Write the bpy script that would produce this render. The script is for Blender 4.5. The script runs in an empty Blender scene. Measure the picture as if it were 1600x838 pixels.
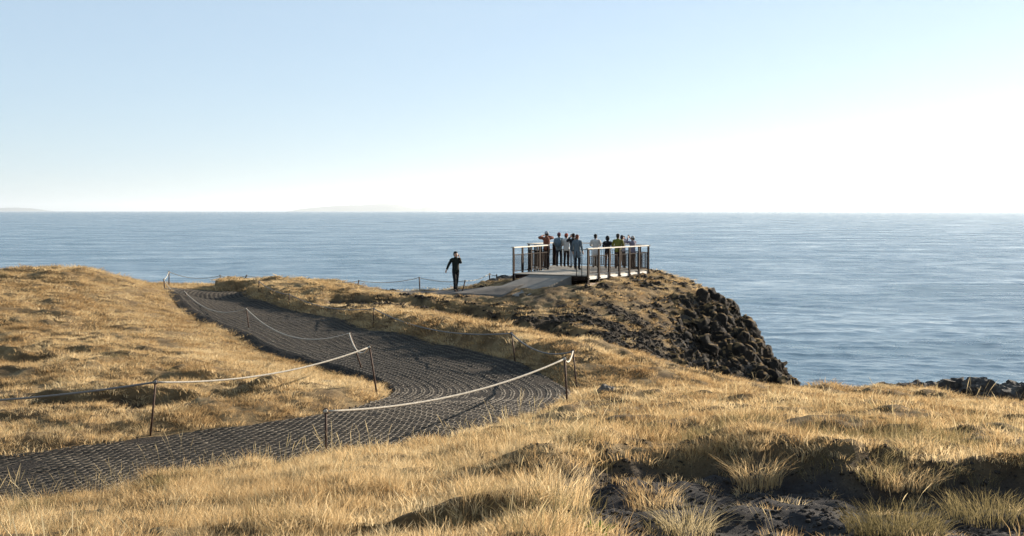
import bpy, bmesh, math, random
import numpy as np
from mathutils import Vector, Matrix

random.seed(4)
RNG = np.random.default_rng(11)
SC = bpy.context.scene
COL = SC.collection
R = math.radians

# ------------------------------------------------------------------ camera, sky, sun, exposure
EYE = 16.0                 # eye height above the sea
F = 2000.0                 # focal length in photograph pixels (1600 wide)
HORIZON = 330.0
cam_data = bpy.data.cameras.new('camera')
cam = bpy.data.objects.new('camera', cam_data)
COL.objects.link(cam)
cam.location = (0, 0, EYE)
cam.rotation_euler = (R(90), 0, 0)
cam_data.sensor_width = 36
cam_data.lens = 36 * F / 1600
cam_data.shift_y = -(419 - HORIZON) / 1600
cam_data.clip_start = 0.1
cam_data.clip_end = 200000
SC.camera = cam

SUN_AZ, SUN_EL = R(51), R(16)
sun_dir = Vector((math.sin(SUN_AZ) * math.cos(SUN_EL), math.cos(SUN_AZ) * math.cos(SUN_EL), math.sin(SUN_EL)))
world = bpy.data.worlds.new('World')
SC.world = world
world.use_nodes = True
wt = world.node_tree
bg = wt.nodes['Background']
sky = wt.nodes.new('ShaderNodeTexSky')
sky.sky_type = 'NISHITA'
sky.sun_disc = False
sky.sun_elevation = SUN_EL
sky.sun_rotation = SUN_AZ
sky.altitude = 10
sky.air_density = 0.75
sky.dust_density = 0.15
sky.ozone_density = 1.0
# thin cirrus streaks high in the sky
tc = wt.nodes.new('ShaderNodeTexCoord')
mp = wt.nodes.new('ShaderNodeMapping'); mp.inputs['Scale'].default_value = (2.2, 2.2, 9.0); mp.inputs['Rotation'].default_value = (R(8), R(-14), R(20))
nz = wt.nodes.new('ShaderNodeTexNoise'); nz.inputs['Scale'].default_value = 1.6; nz.inputs['Detail'].default_value = 5; nz.inputs['Roughness'].default_value = .55; nz.inputs['Distortion'].default_value = .6
cr = wt.nodes.new('ShaderNodeMapRange'); cr.inputs['From Min'].default_value = .52; cr.inputs['From Max'].default_value = .85; cr.inputs['To Min'].default_value = .58; cr.inputs['To Max'].default_value = .72
mx = wt.nodes.new('ShaderNodeMix'); mx.data_type = 'RGBA'
mx.inputs['B'].default_value = (4.3, 5.6, 6.7, 1)
wt.links.new(tc.outputs['Generated'], mp.inputs['Vector'])
wt.links.new(mp.outputs['Vector'], nz.inputs['Vector'])
wt.links.new(nz.outputs['Fac'], cr.inputs['Value'])
wt.links.new(cr.outputs['Result'], mx.inputs['Factor'])
tint = wt.nodes.new('ShaderNodeMix'); tint.data_type = 'RGBA'; tint.blend_type = 'MULTIPLY'; tint.inputs['Factor'].default_value = 1
tint.inputs['B'].default_value = (.985, .98, 1.05, 1)
wt.links.new(sky.outputs['Color'], tint.inputs['A'])
wt.links.new(tint.outputs['Result'], mx.inputs['A'])
wt.links.new(mx.outputs['Result'], bg.inputs['Color'])
bg.inputs['Strength'].default_value = 0.0505

sd_ = bpy.data.lights.new('sun', 'SUN')
sd_.energy = 5.0
sd_.angle = R(0.5)
sd_.color = (1.0, 0.86, 0.68)
sun = bpy.data.objects.new('sun', sd_)
COL.objects.link(sun)
sun.rotation_euler = sun_dir.to_track_quat('Z', 'Y').to_euler()

SC.render.engine = 'CYCLES'
SC.view_settings.view_transform = 'Standard'
SC.view_settings.look = 'None'
SC.view_settings.gamma = 1
SC.view_settings.exposure = 1.45
SC.cycles.use_denoising = True
SC.cycles.max_bounces = 6
SC.cycles.diffuse_bounces = 2
SC.cycles.glossy_bounces = 2
SC.cycles.transmission_bounces = 3
SC.cycles.volume_bounces = 0
SC.cycles.transparent_max_bounces = 4
SC.cycles.caustics_reflective = False
SC.cycles.caustics_refractive = False

# ------------------------------------------------------------------ numeric helpers
def W(px, py, D):
    return np.array(((px - 800) / F * D, D, EYE - (py - HORIZON) / F * D))

def smooth(a, b, x):
    t = np.clip((x - a) / (b - a), 0, 1)
    return t * t * (3 - 2 * t)

_perm = np.random.default_rng(5).permutation(4096)
_ga = np.random.default_rng(6).uniform(0, 2 * np.pi, 4096)
_gx, _gy = np.cos(_ga), np.sin(_ga)
def pn(x, y, s=0):
    xi = np.floor(x).astype(np.int64); yi = np.floor(y).astype(np.int64)
    xf = x - xi; yf = y - yi
    u = xf * xf * xf * (xf * (xf * 6 - 15) + 10); v = yf * yf * yf * (yf * (yf * 6 - 15) + 10)
    def g(ix, iy, dx, dy):
        h = _perm[(_perm[(ix + s * 131) & 4095] + iy) & 4095]
        return _gx[h] * dx + _gy[h] * dy
    a = g(xi, yi, xf, yf); b = g(xi + 1, yi, xf - 1, yf)
    c = g(xi, yi + 1, xf, yf - 1); d = g(xi + 1, yi + 1, xf - 1, yf - 1)
    return 1.5 * ((a * (1 - u) + b * u) * (1 - v) + (c * (1 - u) + d * u) * v)
def fbm(x, y, o=4, s=0, rough=.5):
    r = 0; a = 1; t = 0
    for k in range(o):
        r = r + a * pn(x * 2 ** k, y * 2 ** k, s + k); t += a; a *= rough
    return r / t
def ridged(x, y, o=4, s=0):
    r = 0; a = 1; t = 0
    for k in range(o):
        r = r + a * (1 - np.abs(pn(x * 2 ** k, y * 2 ** k, s + k)) * 1.6); t += a; a *= .5
    return r / t
def cells(x, y, s=0):
    """Worley: distance to the nearest point and a random value of that cell."""
    xi = np.floor(x).astype(np.int64); yi = np.floor(y).astype(np.int64)
    best = np.full(x.shape, 9.0); val = np.zeros(x.shape)
    for i in (-1, 0, 1):
        for j in (-1, 0, 1):
            h = _perm[(_perm[(xi + i + s * 57) & 4095] + yi + j) & 4095]
            h2 = _perm[(h + 77) & 4095]
            d = np.hypot(xi + i + h / 4096 - x, yi + j + h2 / 4096 - y)
            m = d < best
            best = np.where(m, d, best); val = np.where(m, _perm[(h2 + 13) & 4095] / 4096, val)
    return best, val

def catmull(pts, n=6):
    P = np.asarray(pts, float); P = np.vstack([2 * P[0] - P[1], P, 2 * P[-1] - P[-2]])
    out = []
    for i in range(1, len(P) - 2):
        for k in range(n):
            t = k / n
            out.append(.5 * (2 * P[i] + (P[i + 1] - P[i - 1]) * t + (2 * P[i - 1] - 5 * P[i] + 4 * P[i + 1] - P[i + 2]) * t ** 2 + (3 * P[i] - P[i - 1] - 3 * P[i + 1] + P[i + 2]) * t ** 3))
    out.append(P[-2])
    return np.array(out)

def sd_poly(x, y, poly, chunk=30000):
    A = np.asarray(poly, float); B = np.roll(A, -1, 0); E = B - A
    L = (E ** 2).sum(1) + 1e-12
    out = np.empty(x.shape)
    for s in range(0, len(x), chunk):
        px = x[s:s + chunk, None]; py = y[s:s + chunk, None]
        wx = px - A[:, 0]; wy = py - A[:, 1]
        t = np.clip((wx * E[:, 0] + wy * E[:, 1]) / L, 0, 1)
        d2 = (wx - t * E[:, 0]) ** 2 + (wy - t * E[:, 1]) ** 2
        c1 = (A[:, 1] <= py) & (B[:, 1] > py); c2 = (A[:, 1] > py) & (B[:, 1] <= py)
        cr_ = E[:, 0] * wy - E[:, 1] * wx
        wn = (c1 & (cr_ > 0)).sum(1) - (c2 & (cr_ < 0)).sum(1)
        out[s:s + chunk] = np.sqrt(d2.min(1)) * np.where(wn != 0, -1, 1)
    return out

# ------------------------------------------------------------------ the lie of the land (drop below the eye at control points)
CP = [  # photograph x, y, distance
 (0,838,9.5),(400,838,7.5),(800,838,6.7),(1200,838,6.5),(1600,838,6.5),
 (0,834,13.2),(250,796,13.5),(509,752,13.5),(700,726,14.5),(850,690,18),
 (1040,694,11.4),(1040,664,13.5),(1300,704,11.2),(1600,726,10.6),(1600,660,16),(1300,640,18),(1000,622,24),(1100,607,28.5),(1240,619,30),(1400,628,33),(1600,650,30),
 (900,566,31),(1000,592,33),(1100,604,34),(1240,614,37),(1400,634,40),(1600,660,38),
 (0,602,24),(0,542,31),(0,472,40),(0,436,47),(-160,444,46),(60,427,48),(120,420,49),(200,434,54),(260,449,61),(245,463,57),(225,449,57),(275,448,64),(240,562,27),(240,502,38),(120,482,41),(350,547,31),(480,592,25.5),(240,642,21.5),
 (330,446,65),(262,445,65.5),(290,446,66),(120,434,58),(190,441,61),(60,436,56),(400,449,65),(500,451,63),(640,455,59),(712,456,56.5),
 (700,530,38),(583,497,46),(583,471,54),(480,463,57),(800,545,35),(640,466,55),
 (700,462,54.5),(700,500,47.5),(700,520,44),(700,523,40.5),(760,475,53),(760,510,47),(800,532,44),
 (800,451,55),(916,441,56),(900,470,53),(900,505,50),(900,545,46),(1000,441,58),(1000,480,54),(1000,530,50),(1000,580,46),(1015,422,62),(1060,439,61),(1100,470,58),(1130,462,60),(1100,540,53.5),(1100,592,50),(1165,503,58),(1180,560,54),(1230,600,52),
]
CD = [  # x, distance, drop
 (0,0,1.5),(-6,0,1.75),(6,0,1.35),(0,-8,1.2),(-12,4,2.4),(-14,-6,2.0),(14,2,1.6),(20,16,3.0),(26,30,5.2),
 (-30,25,3.0),(-30,45,1.9),(-42,55,2.6),(-40,10,2.6),
 (-12,13.6,3.5),(-6.4,16.4,3.47),(-3.0,19.1,3.43),(-0.7,23.2,3.44),(-0.6,25.4,3.54),(-1.1,27.9,3.6),(-2.5,31.6,3.71),(-4.2,35.6,3.8),(-6.5,41.5,3.9),(-9,47.5,3.95),(-11.2,52.5,3.95),(-13.9,59,3.86),(-14.5,62.5,3.84),
 (0.6,58.5,3.15),(2.2,62,3.2),(3.2,66,3.25),(3,70,3.6),(-8,61,3.8),
 (3,39.5,6.3),(6,42,8),(10,45,10),(1,41,5.2),(14,46,11),
]
_pts = np.array([((p - 800) / F * D, D, (q - HORIZON) / F * D) for p, q, D in CP] + CD)
_c = 1.6
_K = np.sqrt(((_pts[:, None, :2] - _pts[None, :, :2]) ** 2).sum(2) + _c * _c)
_w = np.linalg.solve(_K - np.eye(len(_pts)) * 0.04, _pts[:, 2])
def drop(x, y, chunk=40000):
    out = np.empty(x.shape)
    for s in range(0, len(x), chunk):
        k = np.sqrt((x[s:s + chunk, None] - _pts[:, 0]) ** 2 + (y[s:s + chunk, None] - _pts[:, 1]) ** 2 + _c * _c)
        out[s:s + chunk] = k @ _w
    return np.clip(out, 1.1, 13)

PATH_L = [(-18,14.2),(-12,16.4),(-7.3,18.2),(-5.5,19.6),(-3.7,21.0),(-2.7,22.5),(-2.35,24.0),(-2.5,25.3),(-3.3,27.4),(-5.1,30.9),(-6.9,35.0),(-9.0,40.1),(-11.5,45.6),(-13.7,51.2),(-16.0,57.6),(-16.4,61.5)]
PATH_R = [(-16,10.6),(-10.5,12.6),(-5.9,14.4),(-4.3,15.8),(-2.4,17.2),(-0.7,19.1),(0.8,22.0),(1.25,25.0),(0.95,27.7),(0.0,31.3),(-1.8,35.7),(-4.6,42.4),(-7.3,49),(-9.2,52.8),(-11.9,58.6),(-12.3,61.0)]
PL = catmull(PATH_L, 8); PR = catmull(PATH_R, 8)
_pc = (PL + PR) / 2; _o = np.argsort(_pc[:, 1]); _pcy, _pcx = _pc[_o, 1], _pc[_o, 0]
PATH_POLY = np.vstack([PL, PR[::-1]])
WALK_C = catmull([(-12.5,61.0),(-9.5,60.2),(-6,58.6),(-3.2,56.9),(-1.3,55.6),(0.1,54.9)], 8)
_t = np.gradient(WALK_C, axis=0); _t /= np.linalg.norm(_t, axis=1)[:, None]
_nrm = np.stack([-_t[:, 1], _t[:, 0]], 1)
WALK_L = WALK_C + _nrm * 1.15; WALK_R = WALK_C - _nrm * 1.15
WALK_POLY = np.vstack([WALK_L, WALK_R[::-1]])

COAST = [(-70,-40),(70,-40),(70,24),(30,33),(16,37.4),(12,39.4),(9,44),(9.2,48),(11.3,51),(11.6,53),(11.0,56),(10.3,60),(9.3,62.5),(7.5,65),(5,69),(1.5,70.5),(-0.2,69),(-1.2,64.5),(-2.4,60.2),(-6,61.8),(-9,65.6),(-14,68),(-19.5,66.5),(-21,60),(-21,54.5),(-22.5,52),(-30,52),(-70,60)]
COAST = catmull(COAST + [COAST[0]], 4)[:-1]
UNDER = [(-.5,55.6),(1.2,54.6),(2.9,55.9),(6.4,61),(5.3,65.2),(2.2,66.4),(.9,64.5),(1.7,61.8),(.1,58.1)]
HOLLOW = [(.25,10.6),(.72,11.0),(1.33,11.35),(1.93,11.15),(2.7,10.9),(3.5,10.75),(4.2,10.5),(6.5,10.3),(8,8),(7.5,3),(2,3),(0.25,5.6),(0.2,7.4),(.1,9.0)]
ROCKY = [((p - 800) / F * D, D) for p, q, D in ((1055,462,58),(1130,455,61),(1180,500,60),(1260,600,54),(1260,640,47),(1060,620,44),(1045,560,50),(1040,500,54))]
SCOOPS = [  # x, distance, half width, half depth, depth of the hollow
 (-7.7,21.6,1.05,1.0,.42),(-6.3,21.7,1.0,1.05,.46),(-9.6,21.4,1.0,1.0,.4),(-5.0,22.6,.7,.9,.25),(-11.5,21,1.2,1.0,.4),
 (-4.2,49.5,3.6,3.4,.75),(-1.6,49.0,2.2,3.0,.6),(-6.2,51.0,2.0,2.4,.5),(1.5,47,2.4,2.4,.5),
 (-9.5,29.5,2.2,1.3,.22),(-11.5,28,1.6,1.0,.2),(-12.6,46.5,1.6,1.3,.25),
 (3.6,29,1.9,1.2,.22),(5.2,24,1.9,1.0,.25),(7.5,19,2.0,.9,.28),(6.2,28.5,1.4,.9,.2),(1.7,15.5,.8,.8,.16),
 (-1.6,12.2,1.6,.7,.22),(-1.0,8.3,1.0,.5,.22),(-2.7,9.0,.9,.5,.2),(-4.4,11.0,1.2,.6,.2),(-.3,9.6,.7,.5,.2),(-.6,7.4,.7,.45,.2),(-5.6,12.6,.8,.5,.15),(-.4,15.2,.9,.8,.2),
]
_sr = np.random.default_rng(21)
for _ in range(230):
    _y = _sr.uniform(13, 62); _x = _sr.uniform(-.45, .45) * _y
    SCOOPS.append((_x, _y, _sr.uniform(.3, 1.1) * (0.6 + _y / 60), _sr.uniform(.3, .75) * (0.6 + _y / 60), _sr.uniform(.08, .22)))

def land(x, y):
    """Height of the ground and the masks that say what grows on it."""
    x = np.asarray(x, float).ravel(); y = np.asarray(y, float).ravel()
    psd = sd_poly(x, y, PATH_POLY); wsd = sd_poly(x, y, WALK_POLY)
    wob = fbm(x * 1.1, y * 1.1, 3, 40) * .28
    z = EYE - drop(x, y)
    off = smooth(0, .8, np.minimum(psd, wsd + .3))
    right = smooth(26, 30, y) * (x > np.interp(y, _pcy, _pcx))
    left = smooth(23, 28, y) * (1 - right)
    z = z - .16 * left * smooth(6, .2, psd) * smooth(-.6, .2, psd) * smooth(61, 57, y)
    z = z + (0.16 + .36 * right - .15 * left) * smooth(0.0, .55, psd + wob * .7) * smooth(7, 1.5, psd)
    near = smooth(1.5, 6, np.hypot(x, y))
    mid = smooth(18, 30, y)
    hum = fbm(x * .9 + 7, y * 1.3, 3, 180) * .13 * (1 - mid) + fbm(x * .55, y * .8, 3, 3) * .15 + fbm(x * 1.7, y * 2.3, 3, 9) * .09 + mid * (ridged(x * .42 + y * .1, y * .55, 3, 27) - .55) * .26 + mid * fbm(x * .9, y * 1.2, 3, 29) * .12
    z = z + hum * off * near * (1 - .55 * smooth(44, 48, y) * smooth(-8, -5, x)) * (1 - left * smooth(5, .8, psd))
    hsd = sd_poly(x + wob * 1.3, y + fbm(x * 1.6, y * 1.6, 3, 60) * .35, HOLLOW)
    inh = smooth(.06, -.48, hsd)
    z = z - .27 * inh + .05 * smooth(1.1, .1, hsd) * (1 - inh) * smooth(8.5, 10.5, y) + inh * (fbm(x * 1.3, y * 1.3, 2, 71) * .05 + fbm(x * 5, y * 5, 3, 73) * .018)
    dark = inh.copy()
    for cx, cy, rx, ry, dp in SCOOPS:
        m = (np.abs(x - cx) < rx * 1.3) & (np.abs(y - cy) < ry * 1.4)
        if not m.any(): continue
        u = (x[m] - cx) / rx + wob[m] * .5; v = (y[m] - cy) / ry + wob[m] * .9
        pr = smooth(1, .72, v) * smooth(-1.05, .6, v) * smooth(1, .45, np.abs(u))
        z[m] -= dp * pr * off[m] * (1 - left[m] * smooth(3, .8, psd[m]))
        if dp > .35: dark[m] = np.maximum(dark[m], .85 * smooth(.25, .8, pr))
    csd = sd_poly(x + wob * 2.2, y + fbm(x * .5, y * .5, 3, 66) * 1.2, COAST)
    rsd = sd_poly(x + wob * 2.0, y + wob * 2.5, ROCKY)
    rock = np.maximum(smooth(.35, -1.0, rsd), smooth(-.9, .5, csd) * smooth(34, 40, y) * np.where(x > 0, 1, smooth(.2, 1.2, csd)))
    z = z - 1.75 * np.maximum(csd, 0) - .35 * smooth(-1.5, .5, csd)
    rz = fbm(x * .8, y * .8, 5, 15, .6) * .8 - .15
    z = z + rock * rz
    prom = smooth(44, 48, y) * smooth(-8, -5, x)
    rough = fbm(x * .9 + y * .7, y * 2.6 - x * 1.0, 4, 90) * .14 + fbm(x * 2.6, y * 4, 3, 92) * .06
    z = z + rough * prom * off * (1 - rock)
    z = np.maximum(z, -4)
    # bare dark earth on the promontory, spread wider to darken its shaded face
    pr2 = prom * smooth(-.06, .22, fbm(x * .75 + 3 + y * .5, y * 1.1 - x * .3, 5, 33, .65) * .9 + .42 * smooth(55.5, 46, y) + .16 * smooth(0, 6, x) - .10)
    dark = np.maximum(dark, pr2 * .9)
    z = z - .30 * smooth(.05, -.35, sd_poly(x, y, UNDER))
    inside = smooth(.05, -.25, psd)
    z = z - .07 * inside - .07 * smooth(.05, -.25, wsd)
    return dict(z=z, psd=psd, wsd=wsd, rock=rock, dark=dark, csd=csd, hsd=hsd, prom=prom, right=right)

def ground(x, y):
    return float(land(np.array([x]), np.array([y]))['z'][0])

def hit(px, py, d0=5.0, d1=80.0):
    """First ground point under a photograph pixel."""
    D = np.geomspace(d0, d1, 700)
    X = (px - 800) / F * D; Z = EYE - (py - HORIZON) / F * D
    g = land(X, D)['z']
    i = int(np.argmax(g >= Z)) if (g >= Z).any() else len(D) - 1
    return Vector((X[i], D[i], g[i]))

# ------------------------------------------------------------------ mesh helpers
def mesh_np(name, verts, quads=None, tris=None, smooth_=True):
    me = bpy.data.meshes.new(name)
    v = np.asarray(verts, np.float32)
    q = np.zeros((0, 4), np.int32) if quads is None else np.asarray(quads, np.int32)
    t = np.zeros((0, 3), np.int32) if tris is None else np.asarray(tris, np.int32)
    me.vertices.add(len(v)); me.vertices.foreach_set('co', v.ravel())
    loops = np.concatenate([q.ravel(), t.ravel()])
    me.loops.add(len(loops)); me.loops.foreach_set('vertex_index', loops)
    n = len(q) + len(t)
    me.polygons.add(n)
    tot = np.concatenate([np.full(len(q), 4), np.full(len(t), 3)]).astype(np.int32)
    start = np.concatenate([[0], np.cumsum(tot)[:-1]]).astype(np.int32) if n else np.zeros(0, np.int32)
    me.polygons.foreach_set('loop_start', start); me.polygons.foreach_set('loop_total', tot)
    if smooth_: me.polygons.foreach_set('use_smooth', np.ones(n, bool))
    me.update(); me.validate()
    return me

def grid_quads(nr, nc):
    i = np.arange(nr - 1)[:, None] * nc + np.arange(nc - 1)[None, :]
    return np.stack([i, i + 1, i + nc + 1, i + nc], -1).reshape(-1, 4)

def attr(me, name, vals):
    a = me.attributes.new(name, 'FLOAT', 'POINT'); a.data.foreach_set('value', np.asarray(vals, np.float32).ravel())

def link(name, me, mat=None, parent=None, **props):
    o = bpy.data.objects.new(name, me); COL.objects.link(o)
    if mat is not None:
        for m in (mat if isinstance(mat, (list, tuple)) else [mat]): me.materials.append(m)
    if parent is not None: o.parent = parent
    for k, v in props.items(): o[k] = v
    return o

def empty(name, loc, rz=0, **props):
    o = bpy.data.objects.new(name, None); COL.objects.link(o)
    o.location = loc; o.rotation_euler = (0, 0, rz); o.empty_display_size = .2
    for k, v in props.items(): o[k] = v
    return o

class MB:
    def __init__(self): self.v = []; self.f = []
    def add(self, v, f):
        n = len(self.v); self.v += [tuple(p) for p in v]; self.f += [tuple(i + n for i in q) for q in f]; return self
    def beam(self, a, b, w, h, up=Vector((0, 0, 1)), bev=0.0):
        """A rectangular bar from a to b, w across and h along up."""
        a = Vector(a); b = Vector(b); d = (b - a).normalized()
        s = d.cross(up)
        if s.length < 1e-4: s = Vector((1, 0, 0))
        s.normalize(); u = s.cross(d).normalized()
        prof = [(-1, -1), (1, -1), (1, 1), (-1, 1)]
        if bev:
            cw, ch = 1 - 2 * bev / w, 1 - 2 * bev / h
            prof = [(-cw, -1), (cw, -1), (1, -ch), (1, ch), (cw, 1), (-cw, 1), (-1, ch), (-1, -ch)]
        n = len(prof); vs = []
        for p in (a, b): vs += [p + s * (x * w / 2) + u * (y * h / 2) for x, y in prof]
        fs = [(i, (i + 1) % n, n + (i + 1) % n, n + i) for i in range(n)] + [tuple(range(n - 1, -1, -1)), tuple(range(n, 2 * n))]
        return self.add(vs, fs)
    def tube(self, pts, r, n=8, cap=True):
        pts = [Vector(p) for p in pts]; rs = r if isinstance(r, (list, tuple)) else [r] * len(pts)
        vs = []; prev = None
        for i, p in enumerate(pts):
            d = (pts[min(i + 1, len(pts) - 1)] - pts[max(i - 1, 0)]).normalized()
            if prev is None:
                s = d.cross(Vector((0, 0, 1)))
                if s.length < .05: s = d.cross(Vector((1, 0, 0)))
            else: s = prev - d * prev.dot(d)
            s.normalize(); prev = s; u = s.cross(d)
            vs += [p + (s * math.cos(2 * math.pi * k / n) + u * math.sin(2 * math.pi * k / n)) * rs[i] for k in range(n)]
        fs = []
        for i in range(len(pts) - 1):
            fs += [(i * n + k, i * n + (k + 1) % n, (i + 1) * n + (k + 1) % n, (i + 1) * n + k) for k in range(n)]
        if cap: fs += [tuple(range(n - 1, -1, -1)), tuple((len(pts) - 1) * n + k for k in range(n))]
        return self.add(vs, fs)
    def build(self, name, mat, parent=None, smooth_=False, **props):
        me = bpy.data.meshes.new(name); me.from_pydata(self.v, [], self.f)
        bm = bmesh.new(); bm.from_mesh(me); bmesh.ops.recalc_face_normals(bm, faces=bm.faces); bm.to_mesh(me); bm.free()
        if smooth_: me.polygons.foreach_set('use_smooth', [True] * len(me.polygons))
        return link(name, me, mat, parent, **props)

# ------------------------------------------------------------------ material helpers
def mat(name):
    m = bpy.data.materials.new(name); m.use_nodes = True
    nt = m.node_tree
    return m, nt, nt.nodes['Principled BSDF']
def N(nt, t, **k):
    n = nt.nodes.new(t)
    for a, v in k.items():
        if a.startswith('_'): setattr(n, a[1:], v)
        else: n.inputs[a.replace('__', ' ')].default_value = v
    return n
def noise(nt, scale, detail=4, rough=.55, vec=None, dist=0):
    n = N(nt, 'ShaderNodeTexNoise', Scale=scale, Detail=detail, Roughness=rough, Distortion=dist)
    if vec: nt.links.new(vec, n.inputs['Vector'])
    return n.outputs['Fac']
def ramp(nt, fac, stops):
    r = nt.nodes.new('ShaderNodeValToRGB'); e = r.color_ramp.elements
    while len(e) < len(stops): e.new(.5)
    for s, (p, c) in zip(e, stops): s.position = p; s.color = (*c, 1)
    nt.links.new(fac, r.inputs['Fac']); return r.outputs['Color']
def mixc(nt, fac, a, b):
    m = nt.nodes.new('ShaderNodeMix'); m.data_type = 'RGBA'
    for s, v in (('Factor', fac), ('A', a), ('B', b)):
        if isinstance(v, (int, float)): m.inputs[s].default_value = v
        elif isinstance(v, tuple): m.inputs[s].default_value = (*v, 1)
        else: nt.links.new(v, m.inputs[s])
    return m.outputs['Result']
def bump(nt, h, dist, strength=1.0, normal=None):
    b = N(nt, 'ShaderNodeBump', Strength=strength, Distance=dist)
    nt.links.new(h, b.inputs['Height'])
    if normal: nt.links.new(normal, b.inputs['Normal'])
    return b.outputs['Normal']
def pos(nt): return nt.nodes.new('ShaderNodeNewGeometry').outputs['Position']
def at(nt, name): return N(nt, 'ShaderNodeAttribute', _attribute_name=name).outputs['Fac']

def simple(name, col, rough=.6, metal=0, var=.25, scale=8, bumpd=0, col2=None, spec=.5):
    m, nt, b = mat(name)
    p = N(nt, 'ShaderNodeTexCoord').outputs['Object']
    f = noise(nt, scale, 5, .6, p)
    c2 = col2 or tuple(c * (1 - var) for c in col)
    nt.links.new(ramp(nt, f, [(.35, c2), (.65, col)]), b.inputs['Base Color'])
    b.inputs['Roughness'].default_value = rough; b.inputs['Metallic'].default_value = metal
    b.inputs['Specular IOR Level'].default_value = spec
    if bumpd: nt.links.new(bump(nt, noise(nt, scale * 4, 4, .6, p), bumpd), b.inputs['Normal'])
    return m

# terrain
M_LAND, nt, b = mat('dry_turf_earth_and_basalt')
P = pos(nt)
turf = ramp(nt, noise(nt, 1.3, 6, .65, P), [(.34, (.085, .058, .032)), (.5, (.20, .14, .072)), (.7, (.33, .25, .135))])
turf = mixc(nt, ramp(nt, noise(nt, 14, 5, .7, P), [(.35, (.0, .0, .0)), (.7, (.6, .6, .6))]), turf, (.12, .075, .035))
earth = ramp(nt, noise(nt, 5, 6, .7, P), [(.35, (.016, .015, .017)), (.62, (.04, .037, .037)), (.8, (.075, .065, .055))])
shade_earth = ramp(nt, noise(nt, 2.2, 6, .7, P), [(.42, (.012, .0105, .009)), (.66, (.027, .021, .015)), (.80, (.10, .068, .036))])  # promontory earth, near black with the face's shade put into the colour
basalt = ramp(nt, noise(nt, 1.8, 7, .7, P), [(.35, (.02, .019, .019)), (.55, (.055, .05, .045)), (.75, (.11, .095, .075))])
lich = ramp(nt, noise(nt, .7, 6, .7, P), [(.56, (0, 0, 0)), (.66, (1, 1, 1))])
basalt = mixc(nt, lich, basalt, (.15, .105, .045))
c = mixc(nt, at(nt, 'dark'), turf, mixc(nt, at(nt, 'prom'), earth, shade_earth))
c = mixc(nt, at(nt, 'rock'), c, basalt)
nt.links.new(c, b.inputs['Base Color']); b.inputs['Roughness'].default_value = .95
b.inputs['Specular IOR Level'].default_value = .15
hm = N(nt, 'ShaderNodeMath', _operation='MULTIPLY_ADD'); nt.links.new(at(nt, 'dark'), hm.inputs[0]); hm.inputs[1].default_value = -.7; hm.inputs[2].default_value = 1
hmul = N(nt, 'ShaderNodeMath', _operation='MULTIPLY'); nt.links.new(noise(nt, 9, 8, .72, P), hmul.inputs[0]); nt.links.new(hm.outputs[0], hmul.inputs[1]); hmix = hmul.outputs[0]
nt.links.new(bump(nt, hmix, .14, .9), b.inputs['Normal'])

M_GRAVEL, nt, b = mat('black_lava_gravel')
P = pos(nt)
g1 = N(nt, 'ShaderNodeTexVoronoi', Scale=26); nt.links.new(P, g1.inputs['Vector'])
g2 = N(nt, 'ShaderNodeTexVoronoi', Scale=70); nt.links.new(P, g2.inputs['Vector'])
gc = ramp(nt, g1.outputs['Color'], [(.2, (.010, .0085, .0075)), (.6, (.020, .0165, .0135)), (.95, (.052, .041, .031))])
gc = mixc(nt, ramp(nt, noise(nt, .9, 4, .6, P), [(.5, (0, 0, 0)), (.72, (.45, .45, .45))]), gc, (.07, .055, .04))
nt.links.new(gc, b.inputs['Base Color']); b.inputs['Roughness'].default_value = .95; b.inputs['Specular IOR Level'].default_value = .15
n1 = bump(nt, g1.outputs['Distance'], .03, .9)
nt.links.new(bump(nt, g2.outputs['Distance'], .012, .8, n1), b.inputs['Normal'])

M_GRID = simple('dusty_plastic_cell_wall', (.105, .088, .066), .7, 0, .5, 5, 0, spec=.2)
M_SEA, nt, b = mat('cold_sea_water')
P = pos(nt)
b.inputs['Base Color'].default_value = (.045, .100, .140, 1)
b.inputs['IOR'].default_value = 1.45
s1 = N(nt, 'ShaderNodeMapping'); s1.inputs['Scale'].default_value = (.85, 1.0, 1); s1.inputs['Rotation'].default_value = (0, 0, R(12)); nt.links.new(P, s1.inputs['Vector'])
w1 = noise(nt, 1.1, 5, .62, s1.outputs['Vector'], .4)
w2 = noise(nt, .14, 5, .6, s1.outputs['Vector'], .4)
n1 = bump(nt, w1, .35, .30)
nt.links.new(bump(nt, w2, 1.6, .26, n1), b.inputs['Normal'])
gs = N(nt, 'ShaderNodeMapping'); gs.inputs['Scale'].default_value = (.6, 1.0, 1); gs.inputs['Rotation'].default_value = (0, 0, R(10)); nt.links.new(P, gs.inputs['Vector'])
gust = noise(nt, .03, 8, .72, gs.outputs['Vector'], .8)
gr = N(nt, 'ShaderNodeMapRange'); gr.inputs['From Min'].default_value = .35; gr.inputs['From Max'].default_value = .65; gr.inputs['To Min'].default_value = .12; gr.inputs['To Max'].default_value = .34
nt.links.new(gust, gr.inputs['Value']); nt.links.new(gr.outputs['Result'], b.inputs['Roughness'])
fo = noise(nt, .6, 6, .75, s1.outputs['Vector'])
fc = mixc(nt, ramp(nt, fo, [(.71, (0, 0, 0)), (.76, (.5, .5, .5))]), (.045, .100, .140), (.7, .75, .78))
nt.links.new(fc, b.inputs['Base Color'])

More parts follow.
